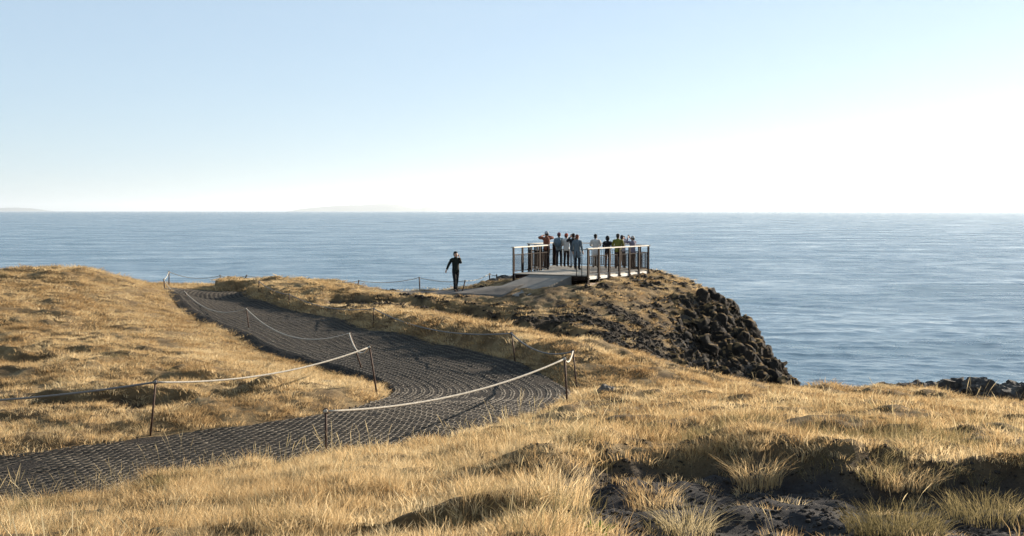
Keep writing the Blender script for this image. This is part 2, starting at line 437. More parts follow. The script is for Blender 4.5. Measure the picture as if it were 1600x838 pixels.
def grass_mat(name, cols, tr=.56, green=0.0):
    m, nt, b = mat(name)
    out = nt.nodes['Material Output']
    oi = nt.nodes.new('ShaderNodeObjectInfo')
    P = pos(nt)
    big = noise(nt, .45, 4, .6, P)
    mth = N(nt, 'ShaderNodeMath', _operation='ADD'); nt.links.new(at(nt, 'tone'), mth.inputs[0]); nt.links.new(oi.outputs['Random'], mth.inputs[1])
    m2 = N(nt, 'ShaderNodeMath', _operation='MULTIPLY_ADD'); nt.links.new(mth.outputs[0], m2.inputs[0]); m2.inputs[1].default_value = .28; nt.links.new(big, m2.inputs[2])
    m3 = N(nt, 'ShaderNodeMath', _operation='SUBTRACT'); nt.links.new(m2.outputs[0], m3.inputs[0]); m3.inputs[1].default_value = .28
    c = ramp(nt, m3.outputs[0], [(.2, cols[0]), (.5, cols[1]), (.8, cols[2])])
    d = nt.nodes.new('ShaderNodeBsdfDiffuse'); t = nt.nodes.new('ShaderNodeBsdfTranslucent')
    nt.links.new(c, d.inputs['Color'])
    nt.links.new(c, t.inputs['Color'])
    mx = N(nt, 'ShaderNodeMixShader', Fac=tr); nt.links.new(d.outputs[0], mx.inputs[1]); nt.links.new(t.outputs[0], mx.inputs[2])
    nt.links.new(mx.outputs[0], out.inputs['Surface'])
    nt.nodes.remove(b)
    return m
M_GRASS = grass_mat('dry_golden_grass', [(.17, .098, .042), (.51, .362, .185), (.70, .575, .36)])
M_PALE = grass_mat('bleached_grass', [(.25, .19, .10), (.42, .34, .19), (.58, .48, .30)])
M_OLIVE = grass_mat('olive_tussock', [(.10, .085, .042), (.22, .175, .085), (.38, .31, .17)])
M_GREEN = grass_mat('green_herb', [(.05, .10, .015), (.10, .17, .03), (.18, .22, .05)])

# ------------------------------------------------------------------ terrain
na, nr = 760, 900
tana = np.tan(np.linspace(R(-46), R(46), na) * 1.0)
dd = np.concatenate([np.linspace(-14, 3.5, 12), np.geomspace(3.6, 76, nr - 12)])
DD, TA = np.meshgrid(dd, tana, indexing='ij')
XX = TA * np.maximum(DD, 9.0) * np.where(DD < 9, 1, 1)
L0 = land(XX.ravel(), DD.ravel())
me = mesh_np('headland', np.stack([XX.ravel(), DD.ravel(), L0['z']], 1), grid_quads(len(dd), na))
attr(me, 'rock', L0['rock']); attr(me, 'dark', L0['dark']); attr(me, 'prom', L0['prom'])
link('terrain', me, M_LAND, kind='structure')

# gravel path
def ribbon(name, A, B, nc, m, lift, crown=0.0, n=500, **props):
    t = np.linspace(0, 1, len(A)); tt = np.linspace(0, 1, n)
    a = np.stack([np.interp(tt, t, A[:, k]) for k in (0, 1)], 1); bb = np.stack([np.interp(tt, t, B[:, k]) for k in (0, 1)], 1)
    v = np.linspace(-.03, 1.03, nc)
    X = a[:, None, 0] * (1 - v) + bb[:, None, 0] * v; Y = a[:, None, 1] * (1 - v) + bb[:, None, 1] * v
    Z = EYE - drop(X.ravel(), Y.ravel()) + lift + fbm(X.ravel() * 1.2, Y.ravel() * 1.2, 3, 5) * .035
    e = np.abs(v * 2 - 1)
    Z = Z.reshape(X.shape) - .12 * smooth(.93, 1.06, e)[None, :]
    o = link(name, mesh_np(name, np.stack([X.ravel(), Y.ravel(), Z.ravel()], 1), grid_quads(n, nc)), m, **props)
    return o
ribbon('gravel_path', PL, PR, 46, M_GRAVEL, 0.0, n=700, kind='structure')
M_WALK = simple('grey_trodden_gravel', (.075, .066, .058), .9, 0, .4, 3, .01)
ribbon('viewpoint_path', WALK_L, WALK_R, 14, M_WALK, 0.0, n=160, kind='structure')

# plastic honeycomb strips standing out of the gravel, running along the path
def cell_strips():
    t = np.linspace(0, 1, len(PL)); n0 = 4000; tt = np.linspace(0, 1, n0)
    a = np.stack([np.interp(tt, t, PL[:, k]) for k in (0, 1)], 1); b_ = np.stack([np.interp(tt, t, PR[:, k]) for k in (0, 1)], 1)
    k = np.ones(41) / 41
    V = []; Q = []; off = 0
    ns = 20
    for j in range(ns):
        v = .045 + .91 * j / (ns - 1)
        c = a * (1 - v) + b_ * v
        seg = np.linalg.norm(np.diff(c, axis=0), axis=1); s = np.concatenate([[0], np.cumsum(seg)])
        ss = np.arange(0, s[-1], .045)
        c = np.stack([np.interp(ss, s, c[:, q]) for q in (0, 1)], 1)
        tg = np.gradient(c, axis=0); tg /= np.linalg.norm(tg, axis=1)[:, None] + 1e-9
        nm = np.stack([-tg[:, 1], tg[:, 0]], 1)
        for sgn in (1, -1):
            w = sgn * .043 * np.cos(2 * np.pi * ss / .40 + (np.pi if j % 2 else 0)) + fbm(ss * .8, ss * 0 + j * 7.3 + sgn, 2, 2) * .014
            p = c + nm * w[:, None]
            zz = EYE - drop(p[:, 0], p[:, 1]) + fbm(p[:, 0] * 1.2, p[:, 1] * 1.2, 3, 5) * .035
            keep = fbm(p[:, 0] * .7, p[:, 1] * .7, 3, 44)
            h = .009 + .008 * fbm(ss * 3, ss * 0 + j * 3.1, 2, 12) - .04 * smooth(.3, .6, keep)
            th = .0045
            l1 = p + nm * th; l2 = p - nm * th; n = len(p)
            verts = np.concatenate([np.c_[l1, zz - .02], np.c_[l1, zz + h], np.c_[l2, zz + h], np.c_[l2, zz - .02]])
            i = np.arange(n - 1)
            for r0 in range(3):
                Q.append(np.stack([off + r0 * n + i, off + r0 * n + i + 1, off + (r0 + 1) * n + i + 1, off + (r0 + 1) * n + i], 1))
            V.append(verts); off += 4 * n
    return mesh_np('path_grid', np.concatenate(V), np.concatenate(Q), smooth_=False)
link('path_grid', cell_strips(), M_GRID, kind='structure')

# ------------------------------------------------------------------ sea and far islands
def sea():
    na, nr = 640, 1150
    ta = np.tan(np.linspace(R(-40), R(40), na))
    d = np.concatenate([np.geomspace(38, 2600, nr), np.geomspace(2800, 115000, 50)])
    D_, T = np.meshgrid(d, ta, indexing='ij'); X = (D_ * T).ravel(); Y = D_.ravel()
    Z = np.zeros_like(X); dx = np.zeros_like(X); dy = np.zeros_like(X)
    rg = np.random.default_rng(3)
    step = Y * .0037
    for i in range(64):
        lam = 1.3 * (20 / 1.3) ** rg.random()
        th = rg.normal(R(-100), R(36)); k = 2 * np.pi / lam
        amp = .0034 * lam * (0.55 + .9 * rg.random()) * (1.0 if lam < 4 else .5)
        fade = 1 - smooth(.18, .42, step / lam)
        # waves come in groups
        grp = .55 + .9 * np.clip(pn(X / (lam * 5) + i * 3.3, Y / (lam * 4) - i, 200 + i) + .4, 0, 1.4)
        ph = k * (X * math.cos(th) + Y * math.sin(th)) + rg.random() * 6.28
        A = amp * fade * grp
        Z += A * np.sin(ph); q = .7 * A * np.cos(ph)
        dx += q * math.cos(th); dy += q * math.sin(th)
    return mesh_np('sea', np.stack([X + dx, Y + dy, Z], 1), grid_quads(len(d), na))
link('sea', sea(), M_SEA, kind='structure')

M_ISLE = simple('far_island_rock', (.10, .11, .10), .95, 0, .3, .002)
def island(label, pts, D):
    """A far island: its skyline in photograph pixels, standing D metres off with a real depth."""
    xs = [p for p, q in pts]; n = 90
    px = np.linspace(xs[0], xs[-1], n); h = np.interp(px, xs, [q for p, q in pts]) / F * D
    h = h * (1 + .12 * fbm(px * .12, px * 0 + D * .01, 3, 8)) + 0
    X = (px - 800) / F * D; dep = 4800.0
    rows = [(0, 0), (.25, .6), (.5, 1.0), (.75, .65), (1, 0)]
    V = []
    for u, k in rows:
        V.append(np.stack([X + 0 * px, D + (u - .5) * dep + 120 * fbm(px * .1, px * 0 + u * 9, 2, 4), h * k * (1 + .1 * fbm(px * .2, px * 0 + u * 5, 3, 17)) - (6 if k == 0 else 0)], 1))
    link('hills', mesh_np('island', np.concatenate(V), grid_quads(len(rows), n)), M_ISLE, kind='structure', label=label)
island('pale flat topped island on the horizon', [(456,0),(470,4),(500,7),(530,9),(560,10),(590,12),(622,11),(634,7),(655,4),(668,8),(676,5),(684,0)], 50000)
island('faint low island at the edge of the horizon', [(-60,0),(-20,5),(20,6),(48,5),(68,0)], 56000)
island('very faint low island behind the viewing platform', [(890,0),(920,3),(960,5),(1000,4),(1040,0)], 98000)

# sea air
M_HAZE = bpy.data.materials.new('sea_haze'); M_HAZE.use_nodes = True
nt = M_HAZE.node_tree; nt.nodes.clear()
out = nt.nodes.new('ShaderNodeOutputMaterial'); pv = nt.nodes.new('ShaderNodeVolumePrincipled')
pv.inputs['Color'].default_value = (.82, .91, 1, 1); pv.inputs['Density'].default_value = 2.2e-5; pv.inputs['Anisotropy'].default_value = .45
nt.links.new(pv.outputs[0], out.inputs['Volume'])
hz = MB()
x0, x1, y0, y1, z0, z1 = -122000, 122000, -300, 118000, -6, 640
hz.add([(x, y, z) for x in (x0, x1) for y in (y0, y1) for z in (z0, z1)], [(0, 1, 3, 2), (4, 6, 7, 5), (0, 4, 5, 1), (2, 3, 7, 6), (0, 2, 6, 4), (1, 5, 7, 3)])
hz.build('haze', M_HAZE, kind='stuff')

# ------------------------------------------------------------------ grass tufts, set out by the thousand as instances
def tuft_mesh(name, n, h, spread, lean, width, seed, m, seedhead=0.0, segs=3, flop=.35):
    rg = np.random.default_rng(seed)
    V = []; Q = []; tone = []; off = 0
    for i in range(n):
        a = rg.uniform(0, 6.283); r = spread * math.sqrt(rg.random())
        bx, by = r * math.cos(a), r * math.sin(a)
        hh = h * rg.uniform(.55, 1.15)
        az = a + rg.normal(0, .7); ln = lean * rg.uniform(.2, 1.5)
        w = width * rg.uniform(.6, 1.3); face = rg.uniform(0, 3.1416)
        tn = rg.random()
        fl = flop * rg.uniform(0, 1)
        cx, cy = math.cos(az), math.sin(az); wx, wy = math.cos(face), math.sin(face)
        sh = seedhead and rg.random() < seedhead
        prof = [(0, .8), (.35, 1), (.7, .75), (1, .12)] if segs == 3 else [(0, .9), (.5, 1), (1, .15)]
        if sh: prof = [(0, .5), (.4, .42), (.72, .38), (.78, 1.3), (.88, 1.7), (1.0, .3)]
        for t, k in prof:
            lx = ln * t * t; z = hh * (t - fl * t ** 3 * .6)
            px, py = bx + cx * lx * hh, by + cy * lx * hh
            V += [(px - wx * w * k / 2, py - wy * w * k / 2, z), (px + wx * w * k / 2, py + wy * w * k / 2, z)]
            tone += [tn, tn]
        for k in range(len(prof) - 1):
            o = off + 2 * k; Q.append((o, o + 1, o + 3, o + 2))
        off += 2 * len(prof)
    me = mesh_np(name, V, Q); attr(me, 'tone', tone); me.materials.append(m)
    return me

def proto_collection(name, meshes):
    c = bpy.data.collections.new(name)
    for i, me in enumerate(meshes):
        c.objects.link(bpy.data.objects.new('%s_tuft_%02d' % (name, i), me))
    return c

def scatter(name, coll, nvar, P3, rot, scl, **props):
    me = bpy.data.meshes.new(name); me.vertices.add(len(P3)); me.vertices.foreach_set('co', P3.astype(np.float32).ravel())
    a = me.attributes.new('spin', 'FLOAT_VECTOR', 'POINT'); a.data.foreach_set('vector', rot.astype(np.float32).ravel())
    a = me.attributes.new('size', 'FLOAT_VECTOR', 'POINT'); a.data.foreach_set('vector', scl.astype(np.float32).ravel())
    a = me.attributes.new('pick', 'INT', 'POINT'); a.data.foreach_set('value', RNG.integers(0, nvar, len(P3)).astype(np.int32))
    o = link(name, me, None, kind='stuff', **props)
    g = bpy.data.node_groups.new(name, 'GeometryNodeTree')
    g.interface.new_socket('Geometry', in_out='INPUT', socket_type='NodeSocketGeometry')
    g.interface.new_socket('Geometry', in_out='OUTPUT', socket_type='NodeSocketGeometry')
    gi = g.nodes.new('NodeGroupInput'); go = g.nodes.new('NodeGroupOutput')
    ip = g.nodes.new('GeometryNodeInstanceOnPoints'); ci = g.nodes.new('GeometryNodeCollectionInfo')
    ci.inputs['Collection'].default_value = coll; ci.inputs['Separate Children'].default_value = True; ci.inputs['Reset Children'].default_value = True
    ip.inputs['Pick Instance'].default_value = True
    def named(nm, ty):
        n = g.nodes.new('GeometryNodeInputNamedAttribute'); n.data_type = ty; n.inputs['Name'].default_value = nm
        return n.outputs['Attribute']
    L = g.links.new
    L(gi.outputs[0], ip.inputs['Points']); L(ci.outputs[0], ip.inputs['Instance'])
    L(named('pick', 'INT'), ip.inputs['Instance Index'])
    L(named('spin', 'FLOAT_VECTOR'), ip.inputs['Rotation']); L(named('size', 'FLOAT_VECTOR'), ip.inputs['Scale'])
    L(ip.outputs[0], go.inputs[0])
    md = o.modifiers.new('tufts', 'NODES'); md.node_group = g
    return o

TURF = proto_collection('turf', [tuft_mesh('turf%d' % i, 44, .095, .17, 1.0, .0065, 50 + i, M_GRASS, segs=2) for i in range(5)])
MEDIUM = proto_collection('medium', [tuft_mesh('medium%d' % i, 46, .165, .12, .7, .0034, 70 + i, M_GRASS, seedhead=.10) for i in range(6)])
STALK = proto_collection('stalk', [tuft_mesh('stalk%d' % i, 5, .34, .10, .35, .0026, 90 + i, M_PALE, seedhead=.8, flop=.15) for i in range(4)])
OLIVE = proto_collection('olive', [tuft_mesh('olive%d' % i, 50, .15, .16, .9, .0045, 110 + i, M_OLIVE) for i in range(4)])

def sample(d0, d1, dens, half=.60):
    n = int(half * (d1 ** 2 - d0 ** 2) * dens)
    y = np.sqrt(RNG.uniform(d0 ** 2, d1 ** 2, n)); x = RNG.uniform(-half, half, n) * y
    return x, y
def patch(x, y): return fbm(x * .35, y * .5, 4, 120), fbm(x * 1.1, y * 1.4, 3, 130)

def grow(name, coll, nvar, bands, rule):
    P_ = []; S_ = []
    for d0, d1, dens, wscale in bands:
        x, y = sample(d0, d1, dens)
        L = land(x, y)
        keep, size = rule(x, y, L)
        k = RNG.random(len(x)) < keep
        x, y, size = x[k], y[k], size[k]
        P_.append(np.stack([x, y, L['z'][k] - .015], 1)); s = size * RNG.uniform(.75, 1.3, len(x))
        S_.append(np.stack([s * wscale, s * wscale, s], 1))
    P_ = np.concatenate(P_); S_ = np.concatenate(S_)
    n = len(P_)
    rot = np.stack([RNG.normal(0, .12, n), RNG.normal(-.08, .12, n), RNG.uniform(0, 6.283, n)], 1)
    print(name, n)
    return scatter(name, coll, nvar, P_, rot, S_)

def off_platform(x, y):
    q = np.array([(-2.4, 54.6), (1.6, 51.6), (3.4, 55.6), (6.8, 61), (5.5, 65.6), (2.1, 67), (.5, 64.7), (1.2, 61.8), (-.2, 58.2)])
    return smooth(-.1, .1, sd_poly(x, y, q))
def bare(x, y, L):
    """0 where nothing grows, 1 on closed turf."""
    e = fbm(x * 2.2, y * 2.2, 3, 140) * .5
    k = smooth(-.12, .12, L['psd'] + e * .6) * smooth(.0, .25, L['wsd'] + e * .3)
    k = k * off_platform(x, y)
    isl = smooth(.22, .42, fbm(x * 1.4 + 9, y * 1.7, 3, 190)) * smooth(12, 10.5, y)
    k = k * (1 - .92 * L['rock']) * (1 - (.985 - .6 * isl) * smooth(.30, .7, L['dark'] + e * .5)) * smooth(1.2, .2, L['csd'])
    return k
def rule_turf(x, y, L):
    a, b_ = patch(x, y)
    k = bare(x, y, L) * smooth(-.55, .05, a + b_ * .9) * (1 - .45 * L['prom'])
    return k, .55 + .5 * smooth(-.4, .5, b_) + .25 * smooth(.7, .1, L['psd']) * L['right'] - .15 * (1 - L['right']) * smooth(26, 32, y) * smooth(5, 1, L['psd'])
def rule_medium(x, y, L):
    a, b_ = patch(x, y)
    fringe = smooth(.9, .1, L['psd']) * smooth(-.05, .1, L['psd']) * np.where(y > 26, .5 + .5 * L['right'], 1)
    near = smooth(19, 12, y + .35 * x)
    cl = fbm(x * 2.1 + 50, y * 2.1, 3, 170, .6)
    near = near * smooth(3.2, .2, x - (y - 11) * .08) ** .5
    k = bare(x, y, L) * (.12 + .88 * smooth(-.18, .22, cl)) * np.clip(near * smooth(-.55, .1, a + .6 * b_) + .75 * fringe + .22 * smooth(.1, .5, a + b_ * .5), 0, 1)
    lip = smooth(.9, .1, L['hsd']) * smooth(-.05, .1, L['hsd'])
    s = .42 + .30 * near + .22 * fringe + .3 * b_ + .55 * np.clip(cl, -.5, .6)
    return np.maximum(k, .7 * lip * bare(x, y, L)), np.clip(s - .12 * lip, .25, 1.2) * (1 - .3 * smooth(14, 8, y) * smooth(-1, 2, x))
def rule_stalk(x, y, L):
    a, b_ = patch(x + 30, y)
    near = smooth(26, 12, y)
    fr = smooth(1.2, .1, L['psd']) * smooth(-.12, .1, L['psd'])
    return (1 - L['rock']) * smooth(-.15, .05, L['psd']) * np.clip((.10 + .9 * smooth(-.1, .5, a)) * (near + .12) * (1 - .85 * L['dark']) + .5 * fr * near, 0, 1) * (1 - .85 * smooth(.5, 1, L['dark'])) * smooth(1, .2, L['csd']), .75 + .45 * near + .3 * b_
def rule_olive(x, y, L):
    a, b_ = patch(x - 17, y + 9)
    lip = smooth(-.1, .5, L['dark']) * smooth(1, .6, L['dark'])
    return (1 - .8 * L['rock']) * smooth(.0, .2, L['psd']) * np.clip(smooth(.12, .5, a + .6 * b_) * .75 + .35 * lip, 0, 1) * (1 - .95 * smooth(.8, 1, L['dark'])) * off_platform(x, y) * smooth(1, .2, L['csd']) * smooth(.1, .3, L['wsd']), .5 + .4 * smooth(25, 10, y) + .2 * b_
grow('turf_grass', TURF, 5, [(3.5, 16, 75, .8), (16, 34, 55, 1.2), (34, 72, 30, 1.9)], rule_turf)
grow('meadow_grass', MEDIUM, 6, [(3.5, 12, 150, .8), (12, 22, 80, 1.0), (22, 66, 14, 1.6)], rule_medium)
grow('seeding_grass', STALK, 4, [(3.5, 16, 12, .9), (16, 30, 5, 1.1), (30, 50, 1.5, 1.5)], rule_stalk)
grow('olive_grass', OLIVE, 4, [(3.5, 16, 34, .9), (16, 34, 12, 1.2), (34, 66, 6, 1.6)], rule_olive)

def pebble(seed):
    rg = np.random.default_rng(seed); bm = bmesh.new(); bmesh.ops.create_icosphere(bm, subdivisions=2, radius=.5)
    me = bpy.data.meshes.new('pebble%d' % seed)
    for v in bm.verts:
        p = v.co; v.co = Vector((p.x, p.y * .8, p.z * .6)) * (1 + .35 * float(pn(np.array([p.x * 3 + seed]), np.array([p.y * 3 + p.z * 2]), seed)[0]))
    bm.to_mesh(me); bm.free(); me.materials.append(M_PEB); return me
M_PEB = simple('lava_pebble', (.045, .037, .031), .95, 0, .6, 3, 0, spec=.15)
PEB = proto_collection('pebble', [pebble(300 + i) for i in range(4)])
x, y = sample(4, 13, 480); L = land(x, y); k = (L['hsd'] < .25) & (RNG.random(len(x)) < .75)
x2, y2 = sample(13, 34, 55); L2_ = land(x2, y2); k2 = (L2_['psd'] < .12) & (RNG.random(len(x2)) < .25 + .6 * smooth(-.5, 0, L2_['psd']))
x = np.concatenate([x[k], x2[k2]]); y = np.concatenate([y[k], y2[k2]]); zz = np.concatenate([L['z'][k], L2_['z'][k2] + .06 * smooth(.05, -.2, L2_['psd'][k2])])
n = len(x); sz = .010 + .035 * RNG.random(n) ** 5
scatter('gravel', PEB, 4, np.stack([x, y, zz + .002], 1), np.stack([RNG.normal(0, .3, n), RNG.normal(0, .3, n), RNG.uniform(0, 6.28, n)], 1), np.stack([sz * 1.2, sz * 1.2, sz], 1))

x = RNG.uniform(-6, 12, 60000); y = RNG.uniform(43, 63, 60000); L = land(x, y)
k = (RNG.random(len(x)) < np.clip(smooth(.25, .8, L['dark']) * .5 + L['rock'] * .12, 0, .6) * L['prom']) & (L['z'] > 4) & (off_platform(x, y) > .9)
x, y = x[k], y[k]; n = len(x); sz = .05 + .17 * RNG.random(n) ** 5
scatter('rubble', PEB, 4, np.stack([x, y, L['z'][k] + sz * .1], 1), np.stack([RNG.normal(0, .5, n), RNG.normal(0, .5, n), RNG.uniform(0, 6.28, n)], 1), np.stack([sz * 1.1, sz * 1.1, sz], 1))

# the clumps that stand alone on the black soil
def clump(name, label, px, py, n, h, spread, lean, width, seed, m, seedhead=0., flop=.3, group=None):
    p = hit(px, py, 5.5, 40)
    me = tuft_mesh(name, n, h, spread, lean, width, seed, m, seedhead=seedhead, flop=flop)
    o = link(name, me, None, label=label, category='grass clump')
    o.location = p - Vector((0, 0, .02))
    return o
clump('grass_clump', 'loose feathery bush of dry grass standing in the middle of the black soil', 1182, 758, 380, .25, .20, .75, .0035, 201, M_GRASS, .35)
clump('grass_clump', 'broad low grey green spiky grass mound at lower right on black soil', 1400, 832, 1000, .17, .30, .8, .0035, 202, M_OLIVE, .15)
clump('grass_clump', 'splayed clump of long pale bleached blades on the gravel at the bottom edge', 1075, 836, 300, .26, .17, 1.1, .003, 203, M_PALE, .1, .7)
clump('grass_clump', 'brownish grass mound with long pale stalks leaning over it', 1410, 765, 560, .18, .30, .95, .0035, 204, M_GRASS, .1)
clump('grass_clump', 'dark brown tufted mound below the eroded ledge at the right edge', 1545, 808, 700, .17, .32, .7, .0035, 205, M_OLIVE, .1)
clump('grass_clump', 'upright golden grass clump at the left rim of the black soil hollow', 868, 790, 460, .25, .22, .4, .0035, 206, M_GRASS, .3)
clump('grass_clump', 'ragged clump with a few tall dark seed stalks on black soil', 1020, 792, 260, .20, .22, .6, .0035, 207, M_GRASS, .3)
clump('green_herb', 'small bright green herb growing alone on the dark gravel', 925, 834, 160, .07, .08, .8, .014, 208, M_GREEN)

# ------------------------------------------------------------------ rocks
M_ROCK = M_LAND
M_STONE, nt, b = mat('weathered_basalt')
P = N(nt, 'ShaderNodeTexCoord').outputs['Object']
nt.links.new(ramp(nt, noise(nt, 3.5, 7, .7, P), [(.32, (.022, .02, .02)), (.55, (.06, .054, .048)), (.75, (.13, .105, .07))]), b.inputs['Base Color'])
b.inputs['Roughness'].default_value = .9
nt.links.new(bump(nt, noise(nt, 14, 7, .7, P), .05, .9), b.inputs['Normal'])
M_PALESTONE = simple('grey_lichened_stone', (.19, .165, .14), .9, 0, .5, 6, .02)
def outcrop(name, label, blobs, m, sub=4, amp=.35, freq=1.4, seed=1):
    """One craggy mass: overlapping lumps welded by a remesh-free union of displaced balls."""
    bm = bmesh.new()
    for (x, y, z, rx, ry, rz) in blobs:
        r = bmesh.ops.create_icosphere(bm, subdivisions=sub, radius=1)
        vs = r['verts']; co = np.array([v.co[:] for v in vs])
        n1 = fbm(co[:, 0] * freq + x * 3, co[:, 1] * freq + co[:, 2] * 1.7 + y, 4, seed)
        c_, v_ = cells(co[:, 0] * 2.1 + x * 5 + co[:, 2], co[:, 1] * 2.1 + co[:, 2] * 1.3 + y, seed)
        k = 1 + amp * n1 + amp * .8 * (v_ - .5)
        for v, q in zip(vs, k): v.co = Vector((v.co.x * rx * q + x, v.co.y * ry * q + y, v.co.z * rz * q + z))
    me = bpy.data.meshes.new(name); bm.to_mesh(me); bm.free()
    return link(name, me, m, label=label, category='rock')
rg = random.Random(8)
bl = []
for i in range(30):
    px = 1385 + 300 * (i / 29) + rg.uniform(-8, 8); D = 39.6 - 2.6 * i / 29 + rg.uniform(-.5, .9)
    x = (px - 800) / F * D; g = ground(x, D)
    top = 606 - 7 * smooth(1390, 1450, px) + rg.uniform(-4, 6) + (0 if px < 1570 else 3)
    zt = EYE - (top - HORIZON) / F * D
    r = rg.uniform(.32, .6)
    bl.append((x, D, zt - r * .75, r * 1.25, r, r * .8))
outcrop('rock_outcrop', 'long low ridge of jagged black lava rock along the meadow edge at far right', bl, M_STONE, 4, .5, 1.6, 3)
bl = []
for px, py, D, r in ((752,447,60,.28),(762,444,60.5,.32),(772,441,61,.4),(783,438,61.5,.45),(786,432,62,.25),(797,437,62,.5),(812,440,61.5,.5),(826,438,62.5,.5),(741,450,59.5,.2)):
    w = W(px, py, D); bl.append((w[0], w[1], w[2] - r * .5, r * 1.2, r, r * .8))
outcrop('rock_outcrop', 'dark rocks on the cliff edge to the left of the viewing platform', bl, M_STONE, 3, .45, 1.5, 6)
p = hit(945, 613)
outcrop('stone', 'single pale grey stone lying in the grass beside the path bend', [(p.x, p.y, p.z + .04, .12, .10, .09), (p.x + .11, p.y + .02, p.z + .03, .08, .07, .06)], M_PALESTONE, 3, .4, 1.5, 9)
for (px, py, r, lab) in ((845, 690, .05, 'small stone in the grass above the black soil hollow'), (1232, 712, .07, 'small dark stone under the eroded turf ledge')):
    pass


M_CRAG, nt, b = mat('broken_basalt')
P = pos(nt)
c = ramp(nt, noise(nt, 2.4, 7, .7, P), [(.32, (.009, .0075, .0065)), (.55, (.022, .018, .0145)), (.75, (.06, .046, .032))])
gm = N(nt, 'ShaderNodeNewGeometry'); sx = nt.nodes.new('ShaderNodeSeparateXYZ'); nt.links.new(gm.outputs['Normal'], sx.inputs[0])
mm = N(nt, 'ShaderNodeMath', _operation='MULTIPLY'); nt.links.new(sx.outputs['Z'], mm.inputs[0]); nt.links.new(noise(nt, .8, 5, .65, P), mm.inputs[1])
c = mixc(nt, ramp(nt, mm.outputs[0], [(.36, (0, 0, 0)), (.46, (1, 1, 1))]), c, (.15, .10, .045))
nt.links.new(c, b.inputs['Base Color']); b.inputs['Roughness'].default_value = .95; b.inputs['Specular IOR Level'].default_value = .2
nt.links.new(bump(nt, noise(nt, 9, 8, .75, P), .12, .9), b.inputs['Normal'])
# the broken basalt face at the tip of the headland: one crag of split blocks
def crag():
    # fine sheet over the rocky tip, pushed out along its normals into split blocks and ledges
    nx, ny = 330, 380
    gx, gy = np.meshgrid(np.linspace(2.6, 12.6, nx), np.linspace(44, 63, ny)); X = gx.ravel(); Y = gy.ravel()
    L = land(X, Y); Z = L['z']
    zg = Z.reshape(ny, nx); dzx = np.gradient(zg, gx[0, 1] - gx[0, 0], axis=1); dzy = np.gradient(zg, gy[1, 0] - gy[0, 0], axis=0)
    for _ in range(6):
        for a in (dzx, dzy): a[1:-1, 1:-1] = (a[1:-1, 1:-1] + a[:-2, 1:-1] + a[2:, 1:-1] + a[1:-1, :-2] + a[1:-1, 2:]) / 5
    nn = np.stack([-dzx.ravel(), -dzy.ravel(), np.ones(nx * ny)], 1); nn /= np.linalg.norm(nn, axis=1)[:, None]
    wa = fbm(X * .9, Y * .9 + Z, 3, 51) * .5
    c1, v1 = cells(X * .85 + Z * .35 + wa, Y * .55 + Z * .95 + wa, 3); c2, v2 = cells(X * 2.0 + Z * .7 + wa, Y * 1.2 + Z * 2.1, 8); c3, v3 = cells(X * 4.6 + Z, Y * 2.8 + Z * 4.4 + wa, 12)
    tt_ = Z * .85 + X * .12 + fbm(X * .45, Y * .45 + Z * .2, 3, 67) * 1.6; saw = tt_ - np.floor(tt_)
    amp =   .26 * smooth(0, .8, saw) * smooth(1, .93, saw) - .12 + fbm(X * .7 + Z * .5, Y * .7 - Z * .6, 4, 61) * .45 + (v2 - .5) * .07 + (v3 - .5) * .15 - .0 * smooth(.5, .75, c2) + fbm(X * 3.6 + Z * 2, Y * 3.2 - Z * 3, 5, 64, .8) * .17 - np.abs(fbm(X * 1.1 + Z * .3, Y * .9 + Z * .4, 4, 69)) * .7 + .1
    k = L['rock'] * smooth(4.5, 5.5, Z)
    off_ = (.12 + amp) * k - .35 * (1 - smooth(.02, .3, L['rock']))
    P3 = np.stack([X, Y, Z], 1) + nn * off_[:, None]
    q = grid_quads(ny, nx)
    keep = (L['rock'][q].max(1) > .03) & (Z[q].min(1) > 2)
    me = mesh_np('cliff', P3, q[keep], smooth_=False)
    link('cliff', me, M_CRAG, kind='structure')
crag()

# ------------------------------------------------------------------ stakes and ropes
M_RUST = simple('rusty_steel_bar', (.085, .042, .026), .75, .3, .5, 25, .002)
M_ROPE = simple('pale_weathered_rope', (.52, .47, .39), .9, 0, .4, 40, .006)
M_ROPEGREY = simple('grey_rope', (.20, .19, .18), .85, 0, .3, 60, .004)  # darker, greyer tone than the pale rope
TOPS = {}
def stake(key, label, top, base, D=None, group='rope fence stakes'):
    """A stake from its top and base pixels; D forces the distance where the base is hidden in grass."""
    if D is None: b0 = hit(base[0], base[1], 6, 75); D = b0.y
    else:
        x = (base[0] - 800) / F * D; b0 = Vector((x, D, ground(x, D)))
    t = Vector(W(top[0], top[1], D))
    TOPS[key] = t
    o = empty('fence_stake', b0, label=label, category='fence stake', group=group)
    rel = t - b0; r = .017 + .011 * float(smooth(40, 58, D))
    up = rel.normalized()
    MB().tube([-.12 * up, rel * .5 + Vector((.003, 0, 0)), rel], [r, r * .97, r], 8).build('bar', M_RUST, o, True)
    c = []
    for k in range(11):
        a = 2 * math.pi * k / 10
        c.append(rel + Vector((math.cos(a) * .035, 0.0, .0 + math.sin(a) * .035)) - up * .03)
    MB().tube(c, .008, 6, False).build('eyelet', M_RUST, o, True)
    print('stake %s D=%.1f height %.2f' % (key, D, rel.length))
    return o
stake('L0', 'stake of the near rope just beyond the left frame edge', (-120, 628), (-126, 720), 19.8)
stake('L1', 'tall rusty stake at the near left path edge where grey and white ropes meet', (243, 594), (235, 684))
stake('L2', 'tilted rusty stake nearest the inner path bend', (577, 540), (589, 619))
stake('L3', 'tilted stake behind the inner bend carrying the long sagging rope', (546, 519), (566, 580))
stake('L4', 'rusty stake halfway up the left path edge', (385, 481), (389, 521), 40.4)
